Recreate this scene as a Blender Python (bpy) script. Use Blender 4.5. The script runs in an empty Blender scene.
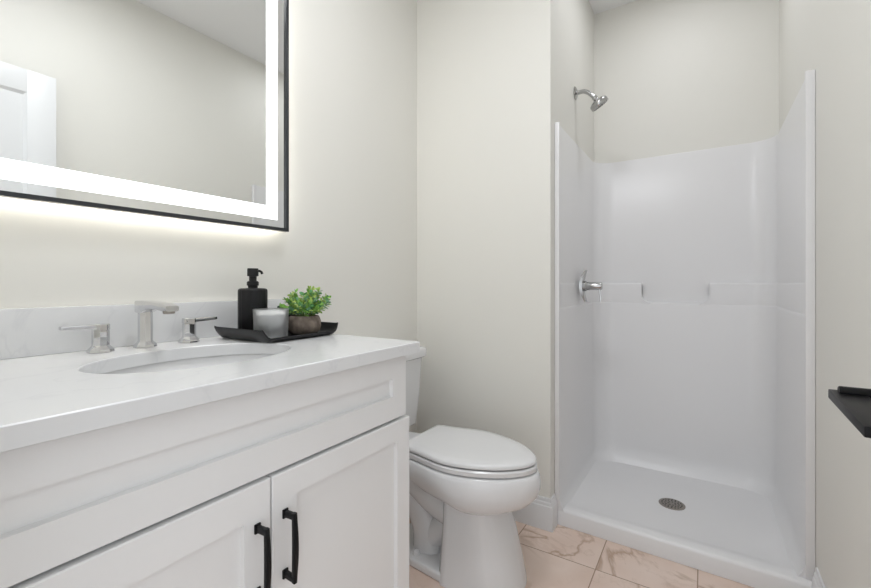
import bpy, bmesh, math, random
from mathutils import Vector, Matrix
random.seed(7)
C = bpy.context.scene
COL = C.collection
PI = math.pi

# ------------------------------------------------------------------ camera
F_PX = 422.7
YAW = math.atan(268.5 / 422.7)
cd = bpy.data.cameras.new('camera')
cam = bpy.data.objects.new('camera', cd)
COL.objects.link(cam)
cam.location = (0, 0, 1.05)
cam.rotation_euler = (PI / 2, 0, YAW)
cd.sensor_fit = 'HORIZONTAL'
cd.sensor_width = 36.0
cd.lens = 36.0 * F_PX / 871.0
cd.shift_y = -10.0 / 871.0
cd.clip_start = 0.01
C.camera = cam

# ------------------------------------------------------------------ world, lights, exposure
w = bpy.data.worlds.new('world')
C.world = w
w.use_nodes = True
bg = w.node_tree.nodes['Background']
bg.inputs[0].default_value = (0.92, 0.96, 1.0, 1)
bg.inputs[1].default_value = 1.5

C.view_settings.view_transform = 'Standard'
C.view_settings.look = 'None'
C.view_settings.gamma = 1.0
C.view_settings.use_curve_mapping = False
C.view_settings.exposure = 0.10


def area_lamp(name, loc, radius, power, color):
    l = bpy.data.lights.new(name, 'AREA')
    l.shape = 'DISK'
    l.size = radius * 2
    l.energy = power
    l.color = color
    o = bpy.data.objects.new(name, l)
    o.location = loc
    COL.objects.link(o)
    return o


MAIN_LAMP = (-0.48, 0.72, 2.66)
area_lamp('ceiling_lamp_light', (MAIN_LAMP[0], MAIN_LAMP[1], 2.615), 0.22, 9.5, (0.925, 0.95, 1.0))
SHOWER_FILL = (-0.12, 2.10, 2.66)
area_lamp('shower_fill_light', (SHOWER_FILL[0], SHOWER_FILL[1], 2.640), 0.10, 2.1, (0.925, 0.95, 1.0))  # added unseen fill light, lifts the brightness of the shower alcove

# ------------------------------------------------------------------ dimensions
XL, XR = -1.247, 0.31          # left (mirror) wall, right wall
YN, YW = 0.03, 1.785           # near wall face, back wall face
XA, YA = -0.553, 2.640         # shower alcove left wall, shower alcove back wall
ZCE, ZCA = 2.66, 2.66          # ceilings
YS = 1.845                     # front of the shower unit
ZC = 0.893                     # counter top


# ------------------------------------------------------------------ material helpers
def mat(name, col, rough=0.5, metal=0.0, **kw):
    m = bpy.data.materials.new(name)
    m.use_nodes = True
    b = m.node_tree.nodes['Principled BSDF']
    b.inputs['Base Color'].default_value = (*col, 1)
    b.inputs['Roughness'].default_value = rough
    b.inputs['Metallic'].default_value = metal
    for k, v in kw.items():
        b.inputs[k].default_value = v
    return m


def nodes(m):
    return m.node_tree.nodes, m.node_tree.links, m.node_tree.nodes['Principled BSDF']


def bump_noise(m, scale, strength, dist=0.001, detail=2):
    n, l, b = nodes(m)
    tc = n.new('ShaderNodeTexCoord')
    t = n.new('ShaderNodeTexNoise')
    t.inputs['Scale'].default_value = scale
    t.inputs['Detail'].default_value = detail
    bp = n.new('ShaderNodeBump')
    bp.inputs['Strength'].default_value = strength
    bp.inputs['Distance'].default_value = dist
    l.new(tc.outputs['Object'], t.inputs['Vector'])
    l.new(t.outputs['Fac'], bp.inputs['Height'])
    l.new(bp.outputs['Normal'], b.inputs['Normal'])
    return m


def color_noise(m, c1, c2, scale, detail=3, lo=0.3, hi=0.7):
    n, l, b = nodes(m)
    tc = n.new('ShaderNodeTexCoord')
    t = n.new('ShaderNodeTexNoise')
    t.inputs['Scale'].default_value = scale
    t.inputs['Detail'].default_value = detail
    r = n.new('ShaderNodeValToRGB')
    r.color_ramp.elements[0].position = lo
    r.color_ramp.elements[0].color = (*c1, 1)
    r.color_ramp.elements[1].position = hi
    r.color_ramp.elements[1].color = (*c2, 1)
    l.new(tc.outputs['Object'], t.inputs['Vector'])
    l.new(t.outputs['Fac'], r.inputs['Fac'])
    l.new(r.outputs['Color'], b.inputs['Base Color'])
    return m


def emit(name, col, strength):
    m = mat(name, (0.8, 0.8, 0.8), 0.5)
    b = m.node_tree.nodes['Principled BSDF']
    b.inputs['Emission Color'].default_value = (*col, 1)
    b.inputs['Emission Strength'].default_value = strength
    return m


M_wall = bump_noise(mat('wall_paint', (0.805, 0.793, 0.745), 0.55), 180, 0.05)
M_ceil = mat('ceiling_paint', (0.90, 0.90, 0.90), 0.7)
M_trim = mat('trim_paint', (0.78, 0.78, 0.785), 0.35)
M_door = mat('door_paint', (0.80, 0.81, 0.82), 0.35)
M_cab = mat('cabinet_paint', (0.85, 0.85, 0.85), 0.35)
M_fibre = mat('fibreglass', (0.815, 0.81, 0.815), 0.30)
M_porc = mat('porcelain', (0.76, 0.76, 0.765), 0.08)
M_basin = mat('basin_porcelain', (0.86, 0.86, 0.86), 0.08)
M_seat = mat('seat_plastic', (0.76, 0.76, 0.765), 0.2)
M_chrome = mat('chrome', (0.69, 0.69, 0.70), 0.03, 1.0)
M_nickel = mat('brushed_nickel', (0.46, 0.46, 0.46), 0.16, 1.0)
M_drain = mat('drain_metal', (0.35, 0.32, 0.29), 0.35, 1.0)
M_hole = mat('dark_hole', (0.02, 0.02, 0.02), 0.8)
M_black = mat('black_metal', (0.006, 0.006, 0.007), 0.38, **{'Specular IOR Level': 0.22})
M_frame = mat('mirror_frame_metal', (0.025, 0.028, 0.032), 0.3, 0.0)
M_blackbottle = mat('black_matte', (0.009, 0.009, 0.010), 0.5, **{'Specular IOR Level': 0.3})
M_tray = mat('tray_black', (0.012, 0.012, 0.013), 0.35, **{'Specular IOR Level': 0.35})
M_mirror = mat('mirror_silver', (0.90, 0.91, 0.90), 0.0, 1.0)
M_led = emit('led_band', (0.97, 0.98, 1.0), 1.7)
M_back = emit('led_back', (1.0, 0.96, 0.87), 14.0)
M_house = mat('mirror_housing', (0.6, 0.6, 0.6), 0.5)
M_lampw = emit('lamp_diffuser', (1.0, 0.97, 0.92), 3.0)
M_gap = mat('shadow_gap', (0.25, 0.24, 0.23), 0.8)


def make_quartz():
    m = mat('quartz', (0.80, 0.80, 0.80), 0.22)
    n, l, b = nodes(m)
    tc = n.new('ShaderNodeTexCoord')
    t = n.new('ShaderNodeTexNoise')
    t.inputs['Scale'].default_value = 3.2
    t.inputs['Detail'].default_value = 6
    t.inputs['Distortion'].default_value = 1.4
    l.new(tc.outputs['Object'], t.inputs['Vector'])
    s = n.new('ShaderNodeMath'); s.operation = 'SUBTRACT'; s.inputs[1].default_value = 0.5
    a = n.new('ShaderNodeMath'); a.operation = 'ABSOLUTE'
    l.new(t.outputs['Fac'], s.inputs[0]); l.new(s.outputs[0], a.inputs[0])
    r = n.new('ShaderNodeValToRGB')
    r.color_ramp.elements[0].position = 0.0
    r.color_ramp.elements[0].color = (0.715, 0.72, 0.73, 1)
    r.color_ramp.elements[1].position = 0.016
    r.color_ramp.elements[1].color = (0.755, 0.76, 0.765, 1)
    l.new(a.outputs[0], r.inputs['Fac'])
    l.new(r.outputs['Color'], b.inputs['Base Color'])
    return m


M_quartz = make_quartz()


def make_tile():
    m = mat('marble_tile', (0.8, 0.7, 0.63), 0.22)
    n, l, b = nodes(m)
    tc = n.new('ShaderNodeTexCoord')
    sx = n.new('ShaderNodeSeparateXYZ')
    l.new(tc.outputs['Object'], sx.inputs[0])

    def math_(op, a, bv=None, c=None):
        q = n.new('ShaderNodeMath'); q.operation = op
        for i, v in enumerate((a, bv, c)):
            if v is None: continue
            if isinstance(v, (int, float)): q.inputs[i].default_value = v
            else: l.new(v, q.inputs[i])
        return q.outputs[0]
    TX, TY, OX, OY = 0.318, 0.636, -0.337, 1.628
    ux = math_('DIVIDE', math_('SUBTRACT', sx.outputs[0], OX), TX)
    uy = math_('DIVIDE', math_('SUBTRACT', sx.outputs[1], OY), TY)
    fx = math_('MULTIPLY', math_('ABSOLUTE', math_('SUBTRACT', ux, math_('ROUND', ux))), TX)
    fy = math_('MULTIPLY', math_('ABSOLUTE', math_('SUBTRACT', uy, math_('ROUND', uy))), TY)
    d = math_('MINIMUM', fx, fy)
    grout = math_('LESS_THAN', d, 0.0019)
    idx = math_('FLOOR', ux); idy = math_('FLOOR', uy)
    cb = n.new('ShaderNodeCombineXYZ')
    l.new(idx, cb.inputs[0]); l.new(idy, cb.inputs[1])
    wn = n.new('ShaderNodeTexWhiteNoise'); wn.noise_dimensions = '3D'
    l.new(cb.outputs[0], wn.inputs['Vector'])
    sc = n.new('ShaderNodeVectorMath'); sc.operation = 'SCALE'; sc.inputs['Scale'].default_value = 9.0
    l.new(wn.outputs['Color'], sc.inputs[0])
    ad = n.new('ShaderNodeVectorMath'); ad.operation = 'ADD'
    l.new(tc.outputs['Object'], ad.inputs[0]); l.new(sc.outputs[0], ad.inputs[1])

    def vein(scale, width, dist):
        t = n.new('ShaderNodeTexNoise')
        t.inputs['Scale'].default_value = scale
        t.inputs['Detail'].default_value = 7
        t.inputs['Roughness'].default_value = 0.55
        t.inputs['Distortion'].default_value = dist
        l.new(ad.outputs[0], t.inputs['Vector'])
        a = math_('ABSOLUTE', math_('SUBTRACT', t.outputs['Fac'], 0.5))
        mr = n.new('ShaderNodeMapRange')
        mr.inputs['From Min'].default_value = 0.0
        mr.inputs['From Max'].default_value = width
        mr.inputs['To Min'].default_value = 1.0
        mr.inputs['To Max'].default_value = 0.0
        l.new(a, mr.inputs['Value'])
        return mr.outputs[0]
    v1 = vein(1.9, 0.026, 0.8)
    v2 = vein(4.5, 0.014, 0.6)
    msk = n.new('ShaderNodeTexNoise'); msk.inputs['Scale'].default_value = 4.0
    l.new(ad.outputs[0], msk.inputs['Vector'])
    mk = n.new('ShaderNodeMapRange')
    mk.inputs['From Min'].default_value = 0.38; mk.inputs['From Max'].default_value = 0.62
    l.new(msk.outputs['Fac'], mk.inputs['Value'])
    vv = math_('MAXIMUM', math_('MULTIPLY', v1, math_('MULTIPLY_ADD', mk.outputs[0], 0.62, 0.05)),
               math_('MULTIPLY', v2, math_('MULTIPLY', mk.outputs[0], 0.18)))
    cl = n.new('ShaderNodeTexNoise'); cl.inputs['Scale'].default_value = 5.0
    l.new(ad.outputs[0], cl.inputs['Vector'])
    r0 = n.new('ShaderNodeValToRGB')
    r0.color_ramp.elements[0].position = 0.35; r0.color_ramp.elements[0].color = TILE_A
    r0.color_ramp.elements[1].position = 0.65; r0.color_ramp.elements[1].color = TILE_B
    l.new(cl.outputs['Fac'], r0.inputs['Fac'])
    mx = n.new('ShaderNodeMix'); mx.data_type = 'RGBA'
    l.new(vv, mx.inputs['Factor'])
    l.new(r0.outputs['Color'], mx.inputs[6])
    mx.inputs[7].default_value = (0.36, 0.22, 0.13, 1)
    m2 = n.new('ShaderNodeMix'); m2.data_type = 'RGBA'
    l.new(grout, m2.inputs['Factor'])
    l.new(mx.outputs[2], m2.inputs[6])
    m2.inputs[7].default_value = (0.36, 0.25, 0.18, 1)
    l.new(m2.outputs[2], b.inputs['Base Color'])
    return m


TILE_A = (0.74, 0.575, 0.485, 1)
TILE_B = (0.80, 0.65, 0.565, 1)
M_tile = make_tile()


# ------------------------------------------------------------------ mesh helpers
def obj(name, bm, m, parent=None, smooth=35, kind=None, label=None):
    bmesh.ops.remove_doubles(bm, verts=bm.verts, dist=1e-6)
    bmesh.ops.recalc_face_normals(bm, faces=bm.faces)
    for f in bm.faces:
        f.smooth = smooth > 0
    if smooth > 0:
        th = math.radians(smooth)
        for e in bm.edges:
            if len(e.link_faces) == 2:
                e.smooth = e.calc_face_angle(0) < th
    me = bpy.data.meshes.new(name)
    bm.to_mesh(me)
    bm.free()
    for x in (m if isinstance(m, (list, tuple)) else [m]):
        me.materials.append(x)
    o = bpy.data.objects.new(name, me)
    COL.objects.link(o)
    if parent:
        o.parent = parent
        o.matrix_parent_inverse = Matrix.Translation(-Vector(parent.location)) if parent.parent is None and parent.type == 'EMPTY' else Matrix()
    if kind:
        o['kind'] = kind
    if label:
        o['label'] = label
    return o


def thing(name, label, cat, loc, group=None):
    o = bpy.data.objects.new(name, None)
    o.empty_display_size = 0.05
    COL.objects.link(o)
    o.location = loc
    o['label'] = label
    o['category'] = cat
    if group:
        o['group'] = group
    return o


def tag(o, label, cat, group=None):
    o['label'] = label
    o['category'] = cat
    if group:
        o['group'] = group
    return o


def BM():
    return bmesh.new()


def box(bm, x0, x1, y0, y1, z0, z1, bev=0.0, seg=2, mi=0):
    b = bmesh.new()
    bmesh.ops.create_cube(b, size=1.0)
    for v in b.verts:
        v.co = Vector(((x0 + x1) / 2 + v.co.x * (x1 - x0), (y0 + y1) / 2 + v.co.y * (y1 - y0), (z0 + z1) / 2 + v.co.z * (z1 - z0)))
    if bev > 0:
        bmesh.ops.bevel(b, geom=list(b.edges), offset=bev, segments=seg, profile=0.6, affect='EDGES')
    merge(bm, b, mi)
    return bm


def merge(bm, b, mi=0, M=None):
    if M is not None:
        bmesh.ops.transform(b, matrix=M, verts=b.verts)
    vm = {}
    for v in b.verts:
        vm[v] = bm.verts.new(v.co)
    for f in b.faces:
        try:
            nf = bm.faces.new([vm[v] for v in f.verts])
            nf.material_index = mi
        except ValueError:
            pass
    b.free()


def loft(bm, rings, cap0=True, cap1=True, closed=True, mi=0):
    vs = [[bm.verts.new(p) for p in r] for r in rings]
    n = len(vs[0])
    for a, b in zip(vs[:-1], vs[1:]):
        for i in range(n if closed else n - 1):
            j = (i + 1) % n
            f = bm.faces.new((a[i], a[j], b[j], b[i]))
            f.material_index = mi
    if cap0:
        bm.faces.new(vs[0][::-1]).material_index = mi
    if cap1:
        bm.faces.new(vs[-1]).material_index = mi
    return bm


def lathe(bm, prof, center=(0, 0, 0), n=32, axis=None, cap0=True, cap1=True, mi=0):
    """prof: list of (r, h) along axis (default z)."""
    A = Vector(axis if axis else (0, 0, 1)).normalized()
    q = A.to_track_quat('Z', 'Y')
    c = Vector(center)
    rings = []
    for r, h in prof:
        rings.append([c + q @ Vector((r * math.cos(2 * PI * i / n), r * math.sin(2 * PI * i / n), h)) for i in range(n)])
    return loft(bm, rings, cap0, cap1, True, mi)


def tube(bm, pts, rad, n=12, cap=True, mi=0, squash=None, up=(0, 0, 1), rect=None):
    """sweep a circle (or rectangle w,h with rounded corners) along pts."""
    pts = [Vector(p) for p in pts]
    rings = []
    upv = Vector(up)
    for k, p in enumerate(pts):
        t = (pts[min(k + 1, len(pts) - 1)] - pts[max(k - 1, 0)]).normalized()
        s = t.cross(upv)
        if s.length < 1e-4:
            s = t.cross(Vector((0, 1, 0)))
        s.normalize()
        u = s.cross(t).normalized()
        if rect is not None:
            w_, h_ = rect[k] if isinstance(rect, list) else rect
            ring = []
            rr = min(w_, h_) * 0.22
            for (sx_, sy_, a0) in ((1, 1, 0), (-1, 1, 90), (-1, -1, 180), (1, -1, 270)):
                for da in (0, 45, 90):
                    a = math.radians(a0 + da)
                    ring.append(p + s * (sx_ * (w_ / 2 - rr) + rr * math.cos(a)) + u * (sy_ * (h_ / 2 - rr) + rr * math.sin(a)))
            rings.append(ring)
        else:
            r = rad[k] if isinstance(rad, (list, tuple)) else rad
            rings.append([p + s * (r * math.cos(2 * PI * i / n)) + u * (r * math.sin(2 * PI * i / n)) for i in range(n)])
    return loft(bm, rings, cap, cap, True, mi)


def bez(p0, p1, p2, p3, n=10):
    p0, p1, p2, p3 = map(Vector, (p0, p1, p2, p3))
    return [((1 - t) ** 3) * p0 + 3 * ((1 - t) ** 2) * t * p1 + 3 * (1 - t) * t * t * p2 + t ** 3 * p3 for t in [i / n for i in range(n + 1)]]


def prism(bm, poly, axis, a, b, bev=0.0, seg=2, mi=0):
    """extrude a 2-D polygon along an axis. axis 'x': poly=(y,z); 'y': (x,z); 'z': (x,y)."""
    def P(p, t):
        return {'x': (t, p[0], p[1]), 'y': (p[0], t, p[1]), 'z': (p[0], p[1], t)}[axis]
    t = bmesh.new()
    loft(t, [[P(p, a) for p in poly], [P(p, b) for p in poly]])
    bmesh.ops.recalc_face_normals(t, faces=t.faces)
    if bev > 0:
        bmesh.ops.bevel(t, geom=[e for e in t.edges if e.calc_face_angle(0) > 0.5], offset=bev, segments=seg, profile=0.6, affect='EDGES')
    merge(bm, t, mi)
    return bm


def struct(name, bm, m, smooth=0, parent=None):
    return obj(name, bm, m, parent, smooth, kind='structure' if parent is None else None)


# ================================================================== ROOM SHELL
T = 0.10
struct('floor', box(BM(), XL - T, XR + T, -0.9, YA + T, -0.08, 0.0), M_tile)
struct('ceiling', box(BM(), XL - T, XR + T, -0.09, YA + T, ZCE, ZCE + 0.08), M_ceil)
struct('wall_left', box(BM(), XL - T, XL, -0.09, YA + T, 0, ZCE), M_wall)
struct('wall_right', box(BM(), XR, XR + T, -0.09, YA + T, 0, ZCE), M_wall)
struct('wall_back', box(BM(), XL, XA, YW, YA + T, 0, ZCE), M_wall)
struct('wall_shower', box(BM(), XA, XR, YA, YA + T, 0, ZCA), M_wall)
bm = BM()
DX0, DX1, DZ = -0.47, 0.262, 2.06
box(bm, XL, DX0, -0.09, YN, 0, ZCE)
box(bm, DX1, XR, -0.09, YN, 0, ZCE)
box(bm, DX0, DX1, -0.09, YN, DZ, ZCE)
struct('wall_front', bm, M_wall)


def base_profile(th):
    return [(0, 0), (th, 0), (th, 0.098), (th * 0.93, 0.101), (th * 0.70, 0.104), (th * 0.70, 0.112), (th * 0.62, 0.116),
            (th * 0.42, 0.119), (th * 0.42, 0.130), (th * 0.3, 0.134), (0, 0.135)]


def baseboard_run(bm, pts, th, side):
    """pts: polyline on the floor along wall faces, profile offsets to the given side with mitred corners."""
    pts = [Vector((p[0], p[1], 0)) for p in pts]
    rings = []
    for k, p in enumerate(pts):
        ds = []
        if k > 0: ds.append((p - pts[k - 1]).normalized())
        if k < len(pts) - 1: ds.append((pts[k + 1] - p).normalized())
        ns = [Vector((d.y, -d.x, 0)) * side for d in ds]
        nn = ns[0] if len(ns) == 1 else (ns[0] + ns[1])
        rings.append([p + nn * o + Vector((0, 0, z)) for o, z in base_profile(th)])
    loft(bm, rings)
    return bm


struct('baseboard_back', baseboard_run(BM(), [(XL, YW - 0.0005), (XA + 0.0005, YW - 0.0005), (XA + 0.0005, YS - 0.006)], 0.013, 1), M_trim, 30)
struct('baseboard_right', baseboard_run(BM(), [(XR - 0.0005, 0.80), (XR - 0.0005, YS - 0.03)], 0.013, -1), M_trim, 30)
struct('baseboard_left', baseboard_run(BM(), [(XL + 0.0005, 0.96), (XL + 0.0005, YW - 0.014)], 0.013, 1), M_trim, 30)

# open door leaf folded back against the right wall (seen in the mirror)
bm = BM()
LX0, LX1, LY0, LY1 = 0.236, 0.270, 0.036, 0.744
st = 0.105
box(bm, LX0, LX1, LY0, LY0 + st, 0.012, 2.045, 0.0015)
box(bm, LX0, LX1, LY1 - st, LY1, 0.012, 2.045, 0.0015)
for z0, z1 in ((0.012, 0.22), (0.93, 1.06), (2.045 - st, 2.045)):
    box(bm, LX0, LX1, LY0 + st - 0.001, LY1 - st + 0.001, z0, z1, 0.0012)
door = struct('door_1', bm, M_door, 30)
bm = BM()
for z0, z1 in ((0.22, 0.93), (1.06, 2.045 - st)):
    a, b2, c0, c1 = LY0 + st, LY1 - st, z0, z1
    for side, xo in ((-1, LX0), (1, LX1)):
        xi = xo - side * 0.011
        loft(bm, [[(xo, a, c0), (xo, b2, c0), (xo, b2, c1), (xo, a, c1)],
                  [(xi, a + .012, c0 + .012), (xi, b2 - .012, c0 + .012), (xi, b2 - .012, c1 - .012), (xi, a + .012, c1 - .012)]], False, True)
obj('door_panel', bm, M_door, door, 20)
bm = BM()
lathe(bm, [(0.026, 0), (0.026, 0.006), (0.011, 0.010), (0.011, 0.042), (0, 0.042)], (LX0, LY1 - 0.065, 0.96), 24, (-1, 0, 0))
box(bm, LX0 - 0.046, LX0 - 0.034, LY1 - 0.18, LY1 - 0.055, 0.951, 0.969, 0.003)
obj('door_handle', bm, M_black, door)

# recessed downlight (out of frame) that carries the room's lamp
dl = thing('ceiling_light', 'round white flush ceiling light above the vanity side of the room', 'ceiling light', (MAIN_LAMP[0], MAIN_LAMP[1], ZCE))
obj('trim_ring', lathe(BM(), [(0.20, 0), (0.20, -0.03), (0.185, -0.036), (0.18, -0.03), (0.18, 0)], MAIN_LAMP, 40, None, False, False), M_trim, dl)
obj('diffuser', lathe(BM(), [(0.18, -0.022), (0.10, -0.028), (0.0, -0.030)], MAIN_LAMP, 40, None, False, False), M_lampw, dl)

sl = thing('ceiling_light', 'small round white fill light added out of view over the shower', 'ceiling light', SHOWER_FILL)  # made-up fixture around the alcove fill, out of view
obj('trim_ring', lathe(BM(), [(0.115, 0), (0.115, -0.006), (0.105, -0.012), (0.095, -0.010), (0.095, 0)], SHOWER_FILL, 40, None, False, False), M_trim, sl)
obj('diffuser', lathe(BM(), [(0.096, -0.008), (0.05, -0.0085), (0.0, -0.0088)], SHOWER_FILL, 40, None, False, False), M_lampw, sl)

# ================================================================== SHOWER STALL
sh = thing('shower_stall', 'white one-piece fibreglass shower stall with moulded shelf ledges and low curb', 'shower stall', (-0.12, 2.2, 0))
SX0, SX1 = XA + 0.0004, XR - 0.0004
SYB = YA - 0.0015
IX0, IX1 = -0.534, 0.286
ZT = 1.757


def sk(x, y):                    # threshold bows a touch towards the room at the right
    t = max(0, (2.0 - y) / 0.155)
    return y - 0.030 * (x - SX0) * min(1, t)


# --- pan
def rrect(x0, x1, y0, y1, r, z, n=6):
    out = []
    for cx, cy, a0 in ((x1 - r, y1 - r, 0), (x0 + r, y1 - r, 90), (x0 + r, y0 + r, 180), (x1 - r, y0 + r, 270)):
        for i in range(n + 1):
            a = math.radians(a0 + 90 * i / n)
            x, y = cx + r * math.cos(a), cy + r * math.sin(a)
            out.append((x, sk(x, y), z))
    return out


bm = BM()
DC = (-0.124, 2.214)
rings = [rrect(SX0, SX1, YS, SYB, 0.004, 0.0005),
         rrect(SX0, SX1, YS, SYB, 0.004, 0.058),
         rrect(SX0 + .002, SX1 - .002, YS + .003, SYB - .002, 0.006, 0.066),
         rrect(SX0 + .008, SX1 - .008, YS + .010, SYB - .008, 0.010, 0.0705),
         rrect(SX0 + .016, SX1 - .018, YS + .045, SYB - .018, 0.03, 0.0705),
         rrect(SX0 + .030, SX1 - .036, YS + .060, SYB - .030, 0.06, 0.066),
         rrect(SX0 + .060, SX1 - .070, YS + .085, SYB - .060, 0.06, 0.054),
         rrect(SX0 + .080, SX1 - .090, YS + .105, SYB - .080, 0.06, 0.0495)]
c = Vector((DC[0], DC[1], 0.040))
last = rings[-1]
for f in (0.5, 0.18):
    rings.append([tuple(c + (Vector(p) - c) * f) for p in last])
loft(bm, rings)
obj('shower_pan', bm, M_fibre, sh, 40)

# --- wall surround (U shape with coved corners, thick shell)
RC = 0.105


def upath(x0, x1, yf, yb, r, n=10):
    pts = [(x0, yf), (x0, yf + 0.25)]
    for i in range(n + 1):
        a = PI - (PI / 2) * i / n
        pts.append((x0 + r + r * math.cos(a), yb - r + r * math.sin(a)))
    pts += [(x0 + (x1 - x0) * k / 4, yb) for k in (1.4, 2, 2.6)]
    for i in range(n + 1):
        a = PI / 2 - (PI / 2) * i / n
        pts.append((x1 - r + r * math.cos(a), yb - r + r * math.sin(a)))
    pts += [(x1, yf + 0.25), (x1, yf)]
    return pts


def opath(x0, x1, yf, yb, n):
    # outer path with the same number of points, square corners
    inner = upath(x0, x1, yf, yb, 0.002)
    return inner


def shell(bm, levels, YF):
    """levels: (z, inset_side_left, inset_side_right, y_back)"""
    out = opath(SX0, SX1, YF, SYB, 10)
    rings = []
    for z, a, b_, yb in levels:
        inn = upath(a, b_, YF, yb, RC)
        rings.append([(x, y, z) for x, y in inn] + [(x, y, z) for x, y in out[::-1]])
    vs = [[bm.verts.new(p) for p in r] for r in rings]
    n = len(vs[0])
    for a, b_ in zip(vs[:-1], vs[1:]):
        for i in range(n):
            j = (i + 1) % n
            bm.faces.new((a[i], a[j], b_[j], b_[i]))
    h = n // 2
    for r in (vs[0], vs[-1]):
        for i in range(h - 1):
            bm.faces.new((r[i], r[i + 1], r[n - 2 - i], r[n - 1 - i]))


bm = BM()
YB_ = SYB - 0.045
UI, UD = 0.006, 0.036
ZS, ZD = 1.056, 0.946
shell(bm, [(0.0440, IX0 + .034, IX1 - .040, YB_ - .045), (0.062, IX0 + .022, IX1 - .027, YB_ - .03), (0.085, IX0 + .008, IX1 - .012, YB_ - .012), (0.11, IX0 + .002, IX1 - .003, YB_ - .003),
           (0.14, IX0, IX1, YB_), (ZD - 0.012, IX0, IX1, YB_), (ZD - 0.003, IX0 - .001, IX1 + .001, YB_ + .003), (ZD, IX0 - .004, IX1 + .004, YB_ + .010), (ZD + .001, IX0 - UI, IX1 + UI, YB_ + UD - .006), (ZD + .006, IX0 - UI, IX1 + UI, YB_ + UD), (ZT - 0.006, IX0 - UI, IX1 + UI, YB_ + UD), (ZT - 0.001, IX0 - UI - .002, IX1 + UI + .002, YB_ + UD + .002), (ZT, IX0 - UI - .004, IX1 + UI + .004, YB_ + UD + .004)], YS)
obj('wall_surround', bm, M_fibre, sh, 40)

# --- moulded lower panel with the U-shaped shelf dip


def arc(cx, cz, r, a0, a1, n=5):
    return [(cx + r * math.cos(math.radians(a0 + (a1 - a0) * i / n)), cz + r * math.sin(math.radians(a0 + (a1 - a0) * i / n))) for i in range(n + 1)]


L0, R0 = -0.292, 0.024
rd = 0.045
ZL = ZD - 0.006


def tower(bm, xin, xout, s):
    """corner shelf block between the dip and the ledge, following the coved corner."""
    pts = []
    n = 10
    yf, yb = YS + 0.03, YB_ + 0.004
    r = RC - .004
    pts.append((xout, yf))
    for i in range(n + 1):
        a = (PI / 2) * i / n
        pts.append((xout + s * r * (1 - math.cos(a)), yb - r + r * math.sin(a)))
    pts.append((xin, yb))
    back = [(xin, YB_ + UD + .003), (xout - s * .004, YB_ + UD + .003), (xout - s * (UI + .002), yf)]
    # pull the rear corner in so that it stays inside the shell
    t = bmesh.new()
    P = pts + back
    lv = [(ZL, 0), (ZS - .010, 0), (ZS - .004, .0018), (ZS - .001, .005), (ZS, .010)]
    rings = []
    for z, d in lv:
        ring = []
        for k, (x, y) in enumerate(P):
            if k >= len(pts): ring.append((x, y, z)); continue
            yy = y + d if y > YS + .4 else y
            xx = x - s * min(d, .004) if k < 8 else x
            if k == len(pts) - 1: xx = x - s * d
            ring.append((xx, yy, z))
        rings.append(ring)
    loft(t, rings)
    merge(bm, t)


bm = BM()
tower(bm, L0, IX0 - .003, 1)
tower(bm, R0, IX1 + .003, -1)
# concave sweeps from the ledge down into the dip
for xe, s in ((L0, 1), (R0, -1)):
    poly = [(xe - s * .004, ZS - .012)] + arc(xe + s * rd * .9, ZL + .004 + rd, rd * .9, 180 if s > 0 else 0, 270, 8)[0:]
    poly = [(xe - s * .004, ZS - .014), (xe, ZS - .014)]
    for i in range(9):
        a = (PI / 2) * i / 8
        poly.append((xe + s * rd * (1 - math.cos(a)), ZL + .0065 + rd * (1 - math.sin(a))))
    poly += [(xe + s * rd, ZL), (xe - s * .004, ZL)]
    prism(bm, poly if s < 0 else poly[::-1], 'y', YB_ + .0012, YB_ + UD + .003)
obj('shelf_ledge', bm, M_fibre, sh, 40)
# front flanges
for xa, xb in ((SX0, IX0 + .002), (IX1 - .002, SX1)):
    obj('front_flange', box(BM(), xa, xb, YS - 0.004, YS + 0.012, 0.071, ZT, 0.003), M_fibre, sh)
# drain
bm = BM()
lathe(bm, [(0.054, 0.0395), (0.054, 0.0435), (0.049, 0.0450), (0.0, 0.0452)], (DC[0], DC[1], 0), 36)
dr = obj('drain', bm, M_drain, sh, 40, label='round dark metal drain grate')
bm = BM()
for rr, nn in ((0.040, 18), (0.028, 12), (0.015, 7)):
    for i in range(nn):
        a = 2 * PI * i / nn + rr * 40
        lathe(bm, [(0.0034, 0.0449), (0.0034, 0.0456), (0, 0.0457)], (DC[0] + rr * math.cos(a), DC[1] + rr * math.sin(a), 0), 8)
obj('drain_holes', bm, M_hole, dr)

# ================================================================== SHOWER HEAD
SY = 2.19
hx = XA
s1 = thing('showerhead', 'chrome shower head on bent arm high on the shower wall', 'shower head', (hx, SY, 2.018))
bm = BM(); lathe(bm, [(0.032, 0.0), (0.032, 0.004), (0.026, 0.008), (0.014, 0.012), (0, 0.012)], (hx + .0005, SY, 2.018), 28, (1, 0, 0))
obj('wall_flange', bm, M_nickel, s1)
p_end = Vector((hx + 0.094, SY, 1.976))
bm = BM(); tube(bm, [(hx + .002, SY, 2.015), (hx + .02, SY, 2.017)] + bez((hx + .030, SY, 2.018), (hx + .058, SY, 2.018), (hx + .066, SY, 2.006), p_end, 8), 0.0105, 14)
obj('shower_arm', bm, M_nickel, s1)
ax = Vector((0.50, 0.30, -0.80)).normalized()
bm = BM(); lathe(bm, [(0.0, -0.006), (0.012, -0.004), (0.014, 0.006), (0.012, 0.012), (0.016, 0.016), (0.032, 0.022), (0.042, 0.029), (0.045, 0.034), (0.045, 0.050), (0.043, 0.053), (0.039, 0.0535), (0, 0.0525)], p_end, 32, ax)
hd = obj('head', bm, M_nickel, s1)
bm = BM()
qq = ax.to_track_quat('Z', 'Y')
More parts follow.
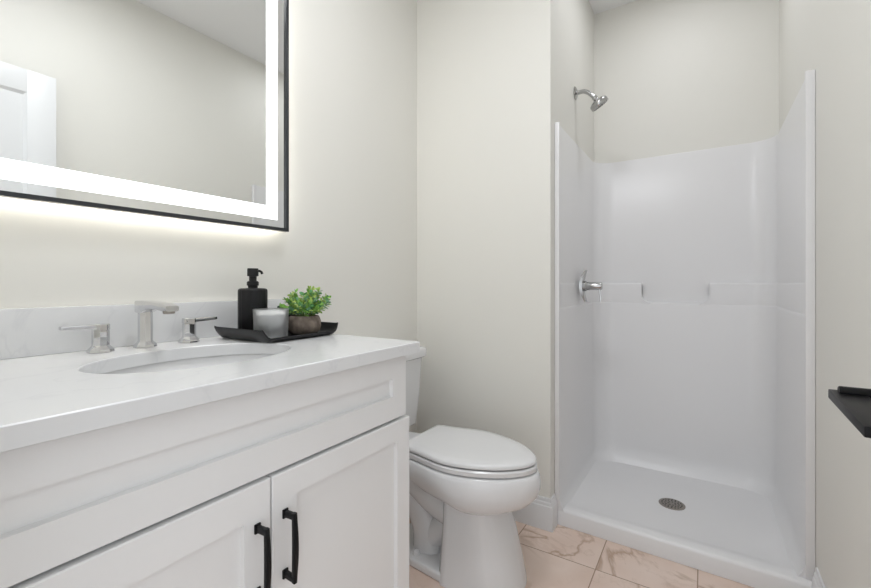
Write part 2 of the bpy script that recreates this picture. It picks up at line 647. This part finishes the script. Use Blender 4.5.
for rr, nn in ((0.034, 18), (0.022, 12), (0.010, 6)):
    for i in range(nn):
        a = 2 * PI * i / nn
        lathe(bm, [(0.0022, 0.0526), (0.0016, 0.0548), (0, 0.0549)], p_end + qq @ Vector((rr * math.cos(a), rr * math.sin(a), 0)), 6, ax)
obj('nozzles', bm, mat('rubber_grey', (0.12, 0.12, 0.12), 0.6), hd)

# ================================================================== SHOWER VALVE
VX, VY, VZ = IX0 + 0.0072, 2.19, 1.040
s2 = thing('shower_valve', 'chrome shower valve with curved plate and hanging lever handle on shower wall', 'shower valve', (VX, VY, VZ))
bm = BM()
rows = []
for i in range(17):
    t = -1 + 2 * i / 16
    zz, xx, hw_ = 0.079 * t, VX + 0.002 + 0.024 * t * t, 0.034 - 0.016 * t * t
    tk = 0.014 - 0.008 * t * t
    rows.append([(xx, VY - hw_, VZ + zz), (xx, VY + hw_, VZ + zz), (xx + tk, VY + hw_ - .004, VZ + zz), (xx + tk + .003, VY, VZ + zz), (xx + tk, VY - hw_ + .004, VZ + zz)])
loft(bm, rows)
lathe(bm, [(0.030, 0.0), (0.030, 0.006), (0.027, 0.009), (0, 0.010)], (VX, VY, VZ), 36, (1, 0, 0))
obj('escutcheon', bm, M_nickel, s2)
bm = BM(); lathe(bm, [(0.026, 0.012), (0.026, 0.030), (0.021, 0.034), (0.021, 0.046), (0.019, 0.048), (0.019, 0.100), (0.017, 0.104), (0, 0.104)], (VX, VY, VZ), 28, (1, 0, 0))
hv = obj('handle_stem', bm, M_nickel, s2)
bm = BM(); tube(bm, [(VX + 0.092, VY, VZ + 0.004), (VX + 0.094, VY, VZ - 0.03), (VX + 0.098, VY, VZ - 0.075)], None, rect=[(0.018, 0.010), (0.016, 0.008), (0.013, 0.006)], up=(1, 0, 0))
obj('lever', bm, M_chrome, s2)

# ================================================================== VANITY CABINET
VY0, VY1 = 0.071, 0.937
van = thing('vanity_cabinet', 'white shaker vanity cabinet with two doors and black pulls under the counter', 'vanity', (-0.96, 0.504, 0))
XB = -0.712                       # face of the carcass
bm = BM()
X0c, Y1c = XL + .002, VY1 - .004
box(bm, X0c, XB, VY0, VY0 + .018, 0.10, 0.8625)
box(bm, X0c, XB, Y1c - .018, Y1c, 0.10, 0.8625)
box(bm, X0c, X0c + .012, VY0 + .018, Y1c - .018, 0.10, 0.8625)
box(bm, X0c, XB, VY0 + .018, Y1c - .018, 0.10, 0.118)
box(bm, XB - .019, XB, VY0 + .018, Y1c - .018, 0.672, 0.712)
box(bm, XB - .019, XB, VY0 + .018, Y1c - .018, 0.846, 0.8625)
box(bm, XB - .019, XB, 0.478, 0.526, 0.118, 0.672)
obj('cabinet_body', bm, M_cab, van)
obj('toe_kick', box(BM(), XL + .01, XB - 0.06, VY0 + .004, VY1 - .008, 0.0005, 0.10), M_cab, van)


def shaker(bm, x0, x1, y0, y1, z0, z1, sl, sr, rb, rt, rec=0.010):
    """one piece frame-and-panel front; x1 is the outer face."""
    b = bmesh.new()
    o = [(y0, z0), (y1, z0), (y1, z1), (y0, z1)]
    i = [(y0 + sl, z0 + rb), (y1 - sr, z0 + rb), (y1 - sr, z1 - rt), (y0 + sl, z1 - rt)]
    bv = 0.0018
    o2 = [(y0 + bv, z0 + bv), (y1 - bv, z0 + bv), (y1 - bv, z1 - bv), (y0 + bv, z1 - bv)]
    i2 = [(i[0][0] + .0016, i[0][1] + .0016), (i[1][0] - .0016, i[1][1] + .0016), (i[2][0] - .0016, i[2][1] - .0016), (i[3][0] + .0016, i[3][1] - .0016)]
    rings = [[(x0, *p) for p in o], [(x1 - bv, *p) for p in o], [(x1, *p) for p in o2], [(x1, *p) for p in i], [(x1 - rec, *p) for p in i2]]
    loft(b, rings)
    merge(bm, b)


XDR, XDO = -0.686, -0.681
bm = BM(); shaker(bm, XB + .0005, XDR, VY0, 0.931, 0.6945, 0.8568, 0.058, 0.058, 0.060, 0.056)
obj('false_drawer_front', bm, M_cab, van, 20)


def pull(parent, y, zt, zb):
    bm = BM()
    zc = (zt + zb) / 2
    X0 = XDO
    for z in (zt, zb):
        box(bm, X0, X0 + 0.004, y - 0.0060, y + 0.0060, z - 0.0085, z + 0.0085, 0.001)
    path, rc = [], []
    XO = X0 + 0.032
    path += [(X0 + 0.003, y, zt), (X0 + 0.020, y, zt + .001)]
    rc += [(0.010, 0.014), (0.010, 0.013)]
    N = 12
    for k in range(N + 1):
        t = k / N
        bow = math.sin(PI * t)
        path.append((XO - 0.004 + 0.003 * bow, y, zt + 0.002 - (zt - zb + 0.004) * t))
        wv = 0.0075 + 0.0035 * bow
        rc.append((wv, 0.009))
    path += [(X0 + 0.020, y, zb - .001), (X0 + 0.003, y, zb)]
    rc += [(0.010, 0.013), (0.010, 0.014)]
    # feet
    tube(bm, path[:2] + [(XO - .002, y, zt + .001)], None, rect=(0.0085, 0.0125), up=(0, 0, 1))
    tube(bm, [(XO - .002, y, zb - .001)] + path[-2:], None, rect=(0.0085, 0.0125), up=(0, 0, 1))
    g = [Vector(p) for p in path[2:-2]]
    g[0].z += 0.006; g[-1].z -= 0.006
    tube(bm, g, None, rect=rc[2:-2], up=(1, 0, 0))
    return obj('pull_handle', bm, M_black, parent, 30, label='black bowed bar pull')


bm = BM(); shaker(bm, XB + .0005, XDO, 0.5035, 0.940, 0.105, 0.6885, 0.056, 0.054, 0.055, 0.052)
d1 = obj('cabinet_door', bm, M_cab, van, 20)
pull(d1, 0.531, 0.6095, 0.494)
bm = BM(); shaker(bm, XB + .0005, XDO, VY0 - .002, 0.5005, 0.105, 0.6885, 0.056, 0.054, 0.055, 0.062)
d2 = obj('cabinet_door', bm, M_cab, van, 20)
pull(d2, 0.471, 0.6095, 0.494)

# ================================================================== COUNTERTOP with oval cut-out
ct = thing('countertop', 'white quartz vanity countertop with oval sink cut-out and backsplash', 'countertop', (-0.95, 0.504, 0.864))
CX0, CX1, CY0, CY1 = XL + 0.0015, -0.656, 0.052, 0.953
SCX, SCY, SA, SB = -0.940, 0.510, 0.210, 0.150      # sink centre, half length (y), half width (x)
ZB0 = ZC - 0.029
bm = BM()
N = 64


def rect_hit(a):
    dx, dy = math.cos(a), math.sin(a)
    ts = []
    if dx > 1e-9: ts.append((CX1 - SCX) / dx)
    if dx < -1e-9: ts.append((CX0 - SCX) / dx)
    if dy > 1e-9: ts.append((CY1 - SCY) / dy)
    if dy < -1e-9: ts.append((CY0 - SCY) / dy)
    t = min(ts)
    return (SCX + dx * t, SCY + dy * t)


angs = sorted([2 * PI * i / N for i in range(N)] + [math.atan2(y - SCY, x - SCX) % (2 * PI) for x in (CX0, CX1) for y in (CY0, CY1)])
ell = [(SCX + SB * math.cos(math.atan2(math.sin(a) / SA, math.cos(a) / SB)), SCY + SA * math.sin(math.atan2(math.sin(a) / SA, math.cos(a) / SB))) for a in angs]
ell_s = [(SCX + (x - SCX) * 1.012, SCY + (y - SCY) * 1.012) for x, y in ell]
rc = [rect_hit(a) for a in angs]


def ins(p, d):
    return (min(max(p[0], CX0 + d), CX1 - d), min(max(p[1], CY0 + d), CY1 - d))


bv = 0.002
rings = [[(x, y, ZB0) for x, y in ell], [(x, y, ZC - bv) for x, y in ell], [(x, y, ZC) for x, y in ell_s],
         [(*ins(p, bv), ZC) for p in rc], [(*p, ZC - bv) for p in rc], [(*p, ZB0) for p in rc], [(x, y, ZB0) for x, y in ell]]
loft(bm, rings, False, False)
obj('slab', bm, M_quartz, ct, 30)
obj('backsplash', box(BM(), CX0, CX0 + 0.0185, CY0, CY1, ZC + .0002, 0.998, 0.0012), M_quartz, ct)

# sink basin (undermount)
sb = thing('sink_basin', 'white oval undermount sink basin below the counter cut-out', 'sink', (SCX, SCY, ZB0 - 0.14))
bm = BM()


def ering(k, z, n=56):
    return [(SCX + (SB + k) * math.cos(2 * PI * i / n), SCY + (SA + k) * math.sin(2 * PI * i / n), z) for i in range(n)]


zt = ZB0 - 0.0015
rings = [ering(.022, zt - .012), ering(.022, zt), ering(.010, zt), ering(.008, zt - .003), ering(.003, zt - .03), ering(-.014, zt - .07), ering(-.035, zt - .105),
         ering(-.065, zt - .125), ering(-.105, zt - .135), ering(-.137, zt - .138)]
inner = rings[2:]
outer = [[(SCX + (p[0] - SCX) * 1.05, SCY + (p[1] - SCY) * 1.05, p[2] - .008) for p in r] for r in inner[3:]][::-1]
loft(bm, outer + rings, True, True)
obj('bowl', bm, M_basin, sb, 50)
bm = BM(); lathe(bm, [(0.022, 0.0), (0.022, 0.003), (0.018, 0.004), (0.0, 0.006)], (SCX, SCY, zt - .138), 28)
obj('drain_stopper', bm, M_chrome, sb)

# ================================================================== FAUCET (widespread)
FX, FYS, FYL, FYR = -1.172, 0.500, 0.408, 0.606
fa = thing('faucet', 'chrome widespread faucet with low spout and two lever handles behind the sink', 'faucet', (FX, FYS, ZC))


def octo(r, z, cx, cy, k=1.0):
    n = 8
    return [(cx + r * k * math.cos(2 * PI * (i + .5) / n), cy + r * math.sin(2 * PI * (i + .5) / n), z) for i in range(n)]


def pedestal(bm, cx, cy, h, r0, r1):
    z = ZC + .0003
    rings = [octo(r0, z, cx, cy), octo(r0, z + .004, cx, cy), octo(r0 * .93, z + .008, cx, cy), octo(r1 * 1.12, z + .0135, cx, cy), octo(r1, z + .0165, cx, cy), octo(r1, z + h, cx, cy)]
    loft(bm, rings)


bm = BM()
pedestal(bm, FX, FYS, 0.098, 0.0250, 0.0155)
# spout arm: broad flat neck tapering to the outlet
prof = [(-0.0175, 0.086, 0.116, .033), (0.0, 0.084, 0.1165, .034), (0.0175, 0.088, 0.1162, .034), (0.04, 0.0955, 0.1155, .033), (0.085, 0.0965, 0.113, .031), (0.108, 0.093, 0.1115, .031), (0.132, 0.0935, 0.106, .029)]
rings = []
for dx, z0, z1, wd in prof:
    r = 0.004
    ring = []
    for sy, sz, a0 in ((1, 1, 0), (-1, 1, 90), (-1, -1, 180), (1, -1, 270)):
        for da in (0, 45, 90):
            a = math.radians(a0 + da)
            ring.append((FX + dx, FYS + sy * (wd / 2 - r) + r * math.cos(a), ZC + (z1 - r if sz > 0 else z0 + r) + r * math.sin(a)))
    rings.append(ring)
loft(bm, rings)
spo = obj('spout', bm, M_chrome, fa, 30)
bm = BM(); lathe(bm, [(0.0125, 0), (0.0125, -0.006), (0.010, -0.007), (0.010, -0.003), (0, -0.003)], (FX + 0.116, FYS, ZC + 0.0942), 20)
obj('aerator', bm, M_drain, spo)
for y, s in ((FYL, -1), (FYR, 1)):
    bm = BM()
    pedestal(bm, FX, y, 0.050, 0.0255, 0.0165)
    h = obj('handle_base', bm, M_chrome, fa, 30)
    bm = BM()
    z = ZC + 0.0515
    loft(bm, [octo(.0145, z - .003, FX, y), octo(.0145, z, FX, y), octo(.0172, z, FX, y), octo(.0172, z + .012, FX, y), octo(.0158, z + .0140, FX, y)])
    t = [(FX, y - s * .012, z + .0070), (FX, y + s * .016, z + .0078), (FX, y + s * .045, z + .0088), (FX, y + s * .073, z + .0095)]
    tube(bm, t, None, rect=[(0.024, 0.0130), (0.023, 0.0125), (0.019, 0.0105), (0.016, 0.0075)])
    obj('lever_handle', bm, M_chrome, fa, 30)

# ================================================================== TRAY and the things on it
TX0, TX1, TY0, TY1 = -1.190, -0.955, 0.682, 0.948
bm = BM()


def tray_z(y):
    d = min(y - TY0, TY1 - y)
    if d >= 0.025: return 0.0
    t = 1 - d / 0.025
    return 0.031 * t * t


ys = [TY0 + (TY1 - TY0) * i / 40 for i in range(41)]
zb = ZC + 0.0005
th = 0.0045
xs = [(TX0, .010), (TX0 + .004, .006), (TX0 + .012, .0012), (TX0 + .02, 0), (TX1 - .02, 0), (TX1 - .012, .0012), (TX1 - .004, .006), (TX1, .010)]
rings = []
for y in ys:
    z = zb + tray_z(y)
    e = max(0, 1 - min(y - TY0, TY1 - y) / 0.025)
    topl = [(x + (0.006 * e * e if x < -1.07 else -0.006 * e * e), y, z + th + dz * (1 - .8 * e)) for x, dz in xs]
    bot = [(x + (0.006 * e * e if x < -1.07 else -0.006 * e * e), y, z + dz * (1 - .8 * e)) for x, dz in xs[::-1]]
    rings.append(topl + bot)
loft(bm, rings)
tr = obj('tray', bm, M_tray, None, 40)
tag(tr, 'black rectangular vanity tray with upturned ends beside the sink', 'tray')
ZTR = zb + th

# soap dispenser
px, py = -1.118, 0.760
sd = thing('soap_dispenser', 'tall matte black ribbed soap dispenser with pump at the back of the tray', 'soap dispenser', (px, py, ZTR))
z0 = ZTR + .0003
bm = BM()
n = 72
rings = []
for r, h in [(0.038, 0), (0.0405, .002), (0.0405, .130), (0.0398, .1345), (0.0375, .1375), (0.033, .139), (0.013, .140)]:
    rings.append([(px + (r - (0.0009 if (i % 4) >= 2 and r > .039 else 0)) * math.cos(2 * PI * i / n), py + (r - (0.0009 if (i % 4) >= 2 and r > .039 else 0)) * math.sin(2 * PI * i / n), z0 + h) for i in range(n)])
loft(bm, rings)
obj('bottle', bm, M_blackbottle, sd, 50)
bm = BM(); lathe(bm, [(0.0135, .1395), (0.0135, .146), (0.0165, .148), (0.0165, .157), (0.0135, .160), (0.0105, .161), (0.0105, .174), (0.0155, .175), (0.0155, .195), (0.0145, .1975), (0, .1975)], (px, py, z0), 28)
pu = obj('pump', bm, M_blackbottle, sd)
dirn = Vector((0.66, 0.75, 0)).normalized()
o_ = Vector((px, py, z0))
bm = BM(); tube(bm, [o_ + dirn * .010 + Vector((0, 0, .190)), o_ + dirn * .019 + Vector((0, 0, .190)), o_ + dirn * .0235 + Vector((0, 0, .187)), o_ + dirn * .0255 + Vector((0, 0, .181))], 0.0038, 10)
obj('nozzle', bm, M_blackbottle, pu)

# frosted glass candle holder
gx, gy = -1.024, 0.753
M_frost = mat('frosted_glass', (0.93, 0.94, 0.95), 0.30, 0.0, **{'Transmission Weight': 0.92, 'IOR': 1.4})
cg = thing('candle_holder', 'frosted clear glass candle tumbler at front of the black tray', 'candle holder', (gx, gy, ZTR))
bm = BM()
z0 = ZTR + .0003
out = [(0.0, 0), (0.043, 0), (0.0445, .0015), (0.0475, .081), (0.0470, .082)]
inn = [(0.0430, .082), (0.0400, .060), (0.0365, .040), (0.031, .026), (0.022, .018), (0.0, .0155)]
lathe(bm, out[1:] + inn[:-1], (gx, gy, z0), 44, None, True, True)
obj('glass', bm, M_frost, cg, 40)
bm = BM(); lathe(bm, [(0.0212, .0186), (0.030, .0266), (0.0358, .0405), (0.0385, .0525), (0.0405, .0660), (0.0395, .0675), (0.0, .0665)], (gx, gy, z0), 36)
wx = obj('wax', bm, mat('wax_white', (0.82, 0.82, 0.80), 0.45), cg, 50)

# small black jar
jx, jy = -1.136, 0.893
bm = BM(); lathe(bm, [(0.026, 0), (0.0275, .0015), (0.0275, .066), (0.026, .0675), (0.026, .069), (0.0285, .070), (0.0285, .079), (0.0275, .0805), (0, .081)], (jx, jy, ZTR + .0003), 32)
ja = obj('jar', bm, M_blackbottle, None, 40)
tag(ja, 'small black lidded jar half hidden behind the potted plant', 'jar')

# potted plant
qx, qy = -1.020, 0.866
pp = thing('potted_plant', 'small leafy green plant in a round brown stoneware pot on the tray', 'plant', (qx, qy, ZTR))
M_pot = bump_noise(color_noise(mat('pot_stone', (0.18, 0.14, 0.11), 0.8), (0.10, 0.078, 0.062), (0.23, 0.185, 0.15), 60, 4), 120, 0.4, 0.001, 4)
z0 = ZTR + .0003
bm = BM(); lathe(bm, [(0.028, 0), (0.036, .003), (0.0455, .013), (0.0495, .027), (0.0485, .041), (0.0445, .052), (0.0415, .0565), (0.0385, .0565), (0.0375, .052), (0.0375, .048)], (qx, qy, z0), 40, None, True, False)
obj('pot', bm, M_pot, pp, 50)
bm = BM(); lathe(bm, [(0.0380, .0485), (0.020, .0505), (0, .051)], (qx, qy, z0), 32, None, False, True)
obj('soil', bm, bump_noise(mat('soil', (0.045, 0.032, 0.022), 0.95), 200, 0.8, 0.003), pp)
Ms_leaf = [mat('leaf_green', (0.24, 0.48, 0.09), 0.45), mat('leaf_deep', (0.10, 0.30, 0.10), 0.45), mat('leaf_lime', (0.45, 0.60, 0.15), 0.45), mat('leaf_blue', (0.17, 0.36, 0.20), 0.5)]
M_stem = mat('stem_green', (0.16, 0.26, 0.07), 0.6)
bl, bs = BM(), BM()


def leaf(bm, p, d, nrm, ln, wd, mi):
    d = d.normalized()
    s = d.cross(nrm).normalized()
    u = s.cross(d).normalized()
    prof = [(0, .10), (.18, .62), (.42, 1.0), (.68, .88), (.88, .5), (1.0, .05)]
    cup = random.uniform(-.2, .3)
    top, bot = [], []
    for t, wv in prof:
        c_ = p + d * (ln * t) + u * (-ln * .25 * t * t * cup)
        row = [c_ - s * (wd * wv / 2) + u * (wd * .12 * wv), c_, c_ + s * (wd * wv / 2) + u * (wd * .12 * wv)]
        top.append([q + u * .0003 for q in row])
        bot.append([q - u * .0003 for q in row])
    rings = [t_ + b_[::-1] for t_, b_ in zip(top, bot)]
    loft(bm, rings, True, True, True, mi)


base = Vector((qx, qy, z0 + .050))
view_side = Vector((0.536, -0.844, 0)).normalized()
for k in range(46):
    a = 2 * PI * k / 46 * 2.618 + random.uniform(-.25, .25)
    sp = random.uniform(.15, 1.0)
    hgt = random.uniform(.052, .084) if sp < .5 else random.uniform(.020, .062)
    reach = .012 + .074 * sp
    out_ = Vector((math.cos(a), math.sin(a), 0))
    b0 = base + out_ * random.uniform(.0, .022)
    tip = base + out_ * reach + Vector((0, 0, hgt))
    pts = bez(b0, b0 + Vector((0, 0, hgt * .5)) + out_ * reach * .15, tip - Vector((0, 0, hgt * .25)) - out_ * reach * .2, tip, 8)
    if any((p.xy - Vector((gx, gy))).length < .052 and p.z < ZTR + .09 for p in pts):
        continue
    tube(bs, pts, [.0011 - .00006 * i for i in range(9)], 6)
    for i in range(2, 9):
        t = (pts[min(i + 1, 8)] - pts[i - 1]).normalized()
        sd_ = t.cross(Vector((random.uniform(-1, 1), random.uniform(-1, 1), random.uniform(.2, 1)))).normalized()
        for sg in ((1, -1) if i < 8 else (1, -1, 0)):
            d = (sd_ * sg * random.uniform(.7, 1) + t * random.uniform(.35, .9) + Vector((0, 0, .15))) if sg else t
            ln = random.uniform(.0125, .019) * (0.85 if i > 6 else 1)
            nrm = Vector((random.uniform(-.5, .5), random.uniform(-.5, .5), 1)) + out_ * .35
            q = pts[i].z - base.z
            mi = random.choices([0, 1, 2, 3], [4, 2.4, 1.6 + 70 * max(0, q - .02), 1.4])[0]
            if (pts[i].xy - Vector((gx, gy))).length < .050 + ln and pts[i].z < ZTR + .084 + ln:
                continue
            leaf(bl, pts[i], d, nrm, ln, ln * random.uniform(.62, .8), mi)
fo = obj('foliage', bl, Ms_leaf, pp, 60)
obj('stems', bs, M_stem, pp)

# ================================================================== LIT MIRROR
MY0, MY1, MZ0, MZ1 = 0.052, 0.953, 1.229, 2.13
XG = -1.207
mi_ = thing('wall_mirror', 'large backlit vanity mirror with lit white border and thin black frame', 'mirror', (XL, 0.503, MZ0))
FW = 0.0105


def frame_ring(bm, y0, y1, z0, z1, wv, xa, xb, bev=0):
    o = [(y0, z0), (y1, z0), (y1, z1), (y0, z1)]
    i = [(y0 + wv, z0 + wv), (y1 - wv, z0 + wv), (y1 - wv, z1 - wv), (y0 + wv, z1 - wv)]
    loft(bm, [[(xa, *p) for p in o], [(xb, *p) for p in o], [(xb, *p) for p in i], [(xa, *p) for p in i], [(xa, *p) for p in o]], False, False)


bm = BM(); frame_ring(bm, MY0, MY1, MZ0, MZ1, FW, XL + .026, XG + .007)
obj('frame', bm, M_frame, mi_, 0)
bm = BM(); box(bm, XG - .006, XG, MY0 + FW - .001, MY1 - FW + .001, MZ0 + FW - .001, MZ1 - FW + .001)
gl = obj('mirror_glass', bm, M_mirror, mi_, 0)
bm = BM(); frame_ring(bm, MY0 + .041, MY1 - .041, MZ0 + .035, MZ1 - .035, 0.043, XG - .002, XG + .0006)
obj('light_band', bm, M_led, mi_, 0, label='glowing white border of the mirror')
bm = BM(); box(bm, XL + .0005, XG - .006, MY0 + .05, MY1 - .05, MZ0 + .05, MZ1 - .05)
obj('back_housing', bm, M_house, mi_, 0)
bm = BM(); frame_ring(bm, MY0 + .030, MY1 - .030, MZ0 + .030, MZ1 - .030, 0.0095, XL + .010, XL + .022)
obj('back_light_strip', bm, M_back, mi_, 0)

# ================================================================== TOILET
YT = 1.388
to = thing('toilet', 'white two-piece elongated toilet with closed lid between vanity and back wall', 'toilet', (-0.85, YT, 0))
EGG = [(0, .76), (.03, .785), (.1, .81), (.24, .89), (.36, .975), (.45, 1.0), (.55, .965), (.66, .88), (.76, .76), (.84, .63), (.9, .49), (.95, .345), (.98, .215), (.995, .10), (1, .0)]
COLT = [(0, .86), (.02, .95), (.06, 1.0), (.45, 1.0), (.6, .985), (.72, .93), (.82, .82), (.9, .65), (.95, .48), (.98, .31), (.995, .15), (1, 0)]


def smooth_tab(tab, t):
    for (a, va), (b, vb) in zip(tab[:-1], tab[1:]):
        if t <= b:
            k = (t - a) / (b - a)
            return va + (vb - va) * k
    return tab[-1][1]


def egg_ring(xb, xf, hw, z, tab=EGG, n=28, dz=0):
    pts = []
    for i in range(n + 1):
        t = math.sin(PI / 2 * i / n) ** 1.0
        t = 1 - (1 - i / n) ** 2.0
        pts.append((xb + (xf - xb) * t, smooth_tab(tab, t) * hw))
    a = [(x, YT + h, z) for x, h in pts]
    b = [(x, YT - h, z) for x, h in pts[:-1]][::-1]
    return a + b


bm = BM()
# bowl
B = [(-0.76, -0.62, .085, .235), (-0.775, -0.580, .108, .262), (-0.795, -0.553, .126, .274), (-0.820, -0.524, .147, .287), (-0.850, -0.498, .164, .303), (-0.885, -0.478, .177, .326), (-0.925, -0.468, .183, .352), (-0.95, -0.466, .184, .376),
     (-0.955, -0.470, .181, .396), (-0.955, -0.475, .176, .4060), (-0.953, -0.481, .170, .4095)]
loft(bm, [egg_ring(a, b_, h, z) for a, b_, h, z in B])
# front column of the pedestal
Cn = [(-0.795, -0.522, .136, .0005), (-0.794, -0.524, .134, .02), (-0.790, -0.541, .127, .10), (-0.786, -0.562, .121, .18), (-0.784, -0.580, .118, .235), (-0.784, -0.588, .116, .285)]
loft(bm, [egg_ring(a, b_, h, z, COLT) for a, b_, h, z in Cn])
# foot plate, trapway, rear neck and tank deck
prism(bm, [(-1.06, YT - .095), (-0.76, YT - .132), (-0.76, YT + .132), (-1.06, YT + .095)], 'z', 0.0005, 0.032, 0.008, 3)
tube(bm, bez((-0.74, YT, .215), (-0.86, YT, .20), (-0.92, YT, .32), (-1.06, YT, .335), 10), [.075, .077, .08, .082, .084, .085, .085, .085, .085, .085, .085], 20)
tube(bm, bez((-1.02, YT, .33), (-1.00, YT, .20), (-0.90, YT, .16), (-0.905, YT, .012), 10), [.08, .078, .074, .07, .066, .062, .060, .060, .062, .066, .07], 20)
tube(bm, bez((-0.74, YT - .0, .16), (-0.80, YT, .15), (-0.86, YT, .12), (-0.90, YT, .06), 6), .055, 16)
prism(bm, [(-1.215, YT - .10), (-1.0, YT - .115), (-0.93, YT - .128), (-0.93, YT + .128), (-1.0, YT + .115), (-1.215, YT + .10)], 'z', 0.345, 0.410, 0.012, 3)
bowl = obj('bowl', bm, M_porc, to, 50)
bm = BM(); lathe(bm, [(0.014, 0), (0.014, .008), (0.011, .015), (0.005, .018), (0, .0185)], (-0.915, YT - .082, .0315), 20)
obj('bolt_cap', bm, M_porc, to)
# seat ring, lid
bm = BM()
S = [(-0.948, -0.487, .165, .4130), (-0.948, -0.480, .172, .4160), (-0.948, -0.479, .173, .4300), (-0.948, -0.484, .168, .4345)]
loft(bm, [egg_ring(a, b_, h, z) for a, b_, h, z in S])
obj('seat', bm, M_seat, to, 40)
bm = BM()
Lr = [(-0.951, -0.489, .164, .4385), (-0.952, -0.482, .171, .4410), (-0.952, -0.481, .172, .4480), (-0.951, -0.484, .169, .4530), (-0.948, -0.492, .162, .4565), (-0.93, -0.53, .135, .4585), (-0.87, -0.62, .08, .4590)]
loft(bm, [egg_ring(a, b_, h, z) for a, b_, h, z in Lr])
obj('lid', bm, M_seat, to, 40)
for dy in (-.072, .072):
    obj('hinge', box(BM(), -0.978, -0.945, YT + dy - .018, YT + dy + .018, .4095, .438, .006, 3), M_seat, to)
# tank
bm = BM()


def trr(x0, x1, hy, r, z, n=5):
    out = []
    y0, y1 = YT - hy, YT + hy
    for cx, cy, a0 in ((x1 - r, y1 - r, 0), (x0 + .01, y1 - .01, 90), (x0 + .01, y0 + .01, 180), (x1 - r, y0 + r, 270)):
        rr = r if cx == x1 - r else .01
        for i in range(n + 1):
            a = math.radians(a0 + 90 * i / n)
            out.append((cx + rr * math.cos(a), cy + rr * math.sin(a), z))
    return out


TB = XL + 0.012
loft(bm, [trr(TB, -1.105, .172, .035, .4150), trr(TB, -1.088, .186, .035, .428), trr(TB, -1.075, .194, .034, .56), trr(TB, -1.066, .199, .032, .722)])
obj('tank', bm, M_porc, to, 40)
bm = BM()
loft(bm, [trr(TB - .004, -1.060, .206, .03, .7225), trr(TB - .006, -1.052, .212, .03, .728), trr(TB - .006, -1.050, .214, .03, .756), trr(TB - .005, -1.054, .211, .03, .764), trr(TB - .002, -1.066, .20, .03, .7675)])
obj('tank_lid', bm, M_porc, to, 40)

# ================================================================== TOWEL BAR on the right wall
tb = thing('towel_bar', 'short black flat towel bar on a round post on right wall', 'towel bar', (XR, 1.07, 0.81))
bm = BM(); box(bm, 0.214, 0.268, 0.928, 1.160, 0.8110, 0.8295, 0.0022)
for v in bm.verts:
    v.co.z += 0.006 * (v.co.y - 1.02) / 0.13
obj('bar', bm, M_black, tb)
bm = BM()
tube(bm, [(0.226, 1.140, 0.8365), (0.2275, 1.140, 0.8365), (XR - .006, 1.140, 0.8365)], [0.0095, 0.0108, 0.0108], 24)
obj('post', bm, M_black, tb)
obj('wall_plate', box(BM(), XR - .0085, XR - .0004, 1.110, 1.170, 0.808, 0.868, 0.002), M_black, tb)
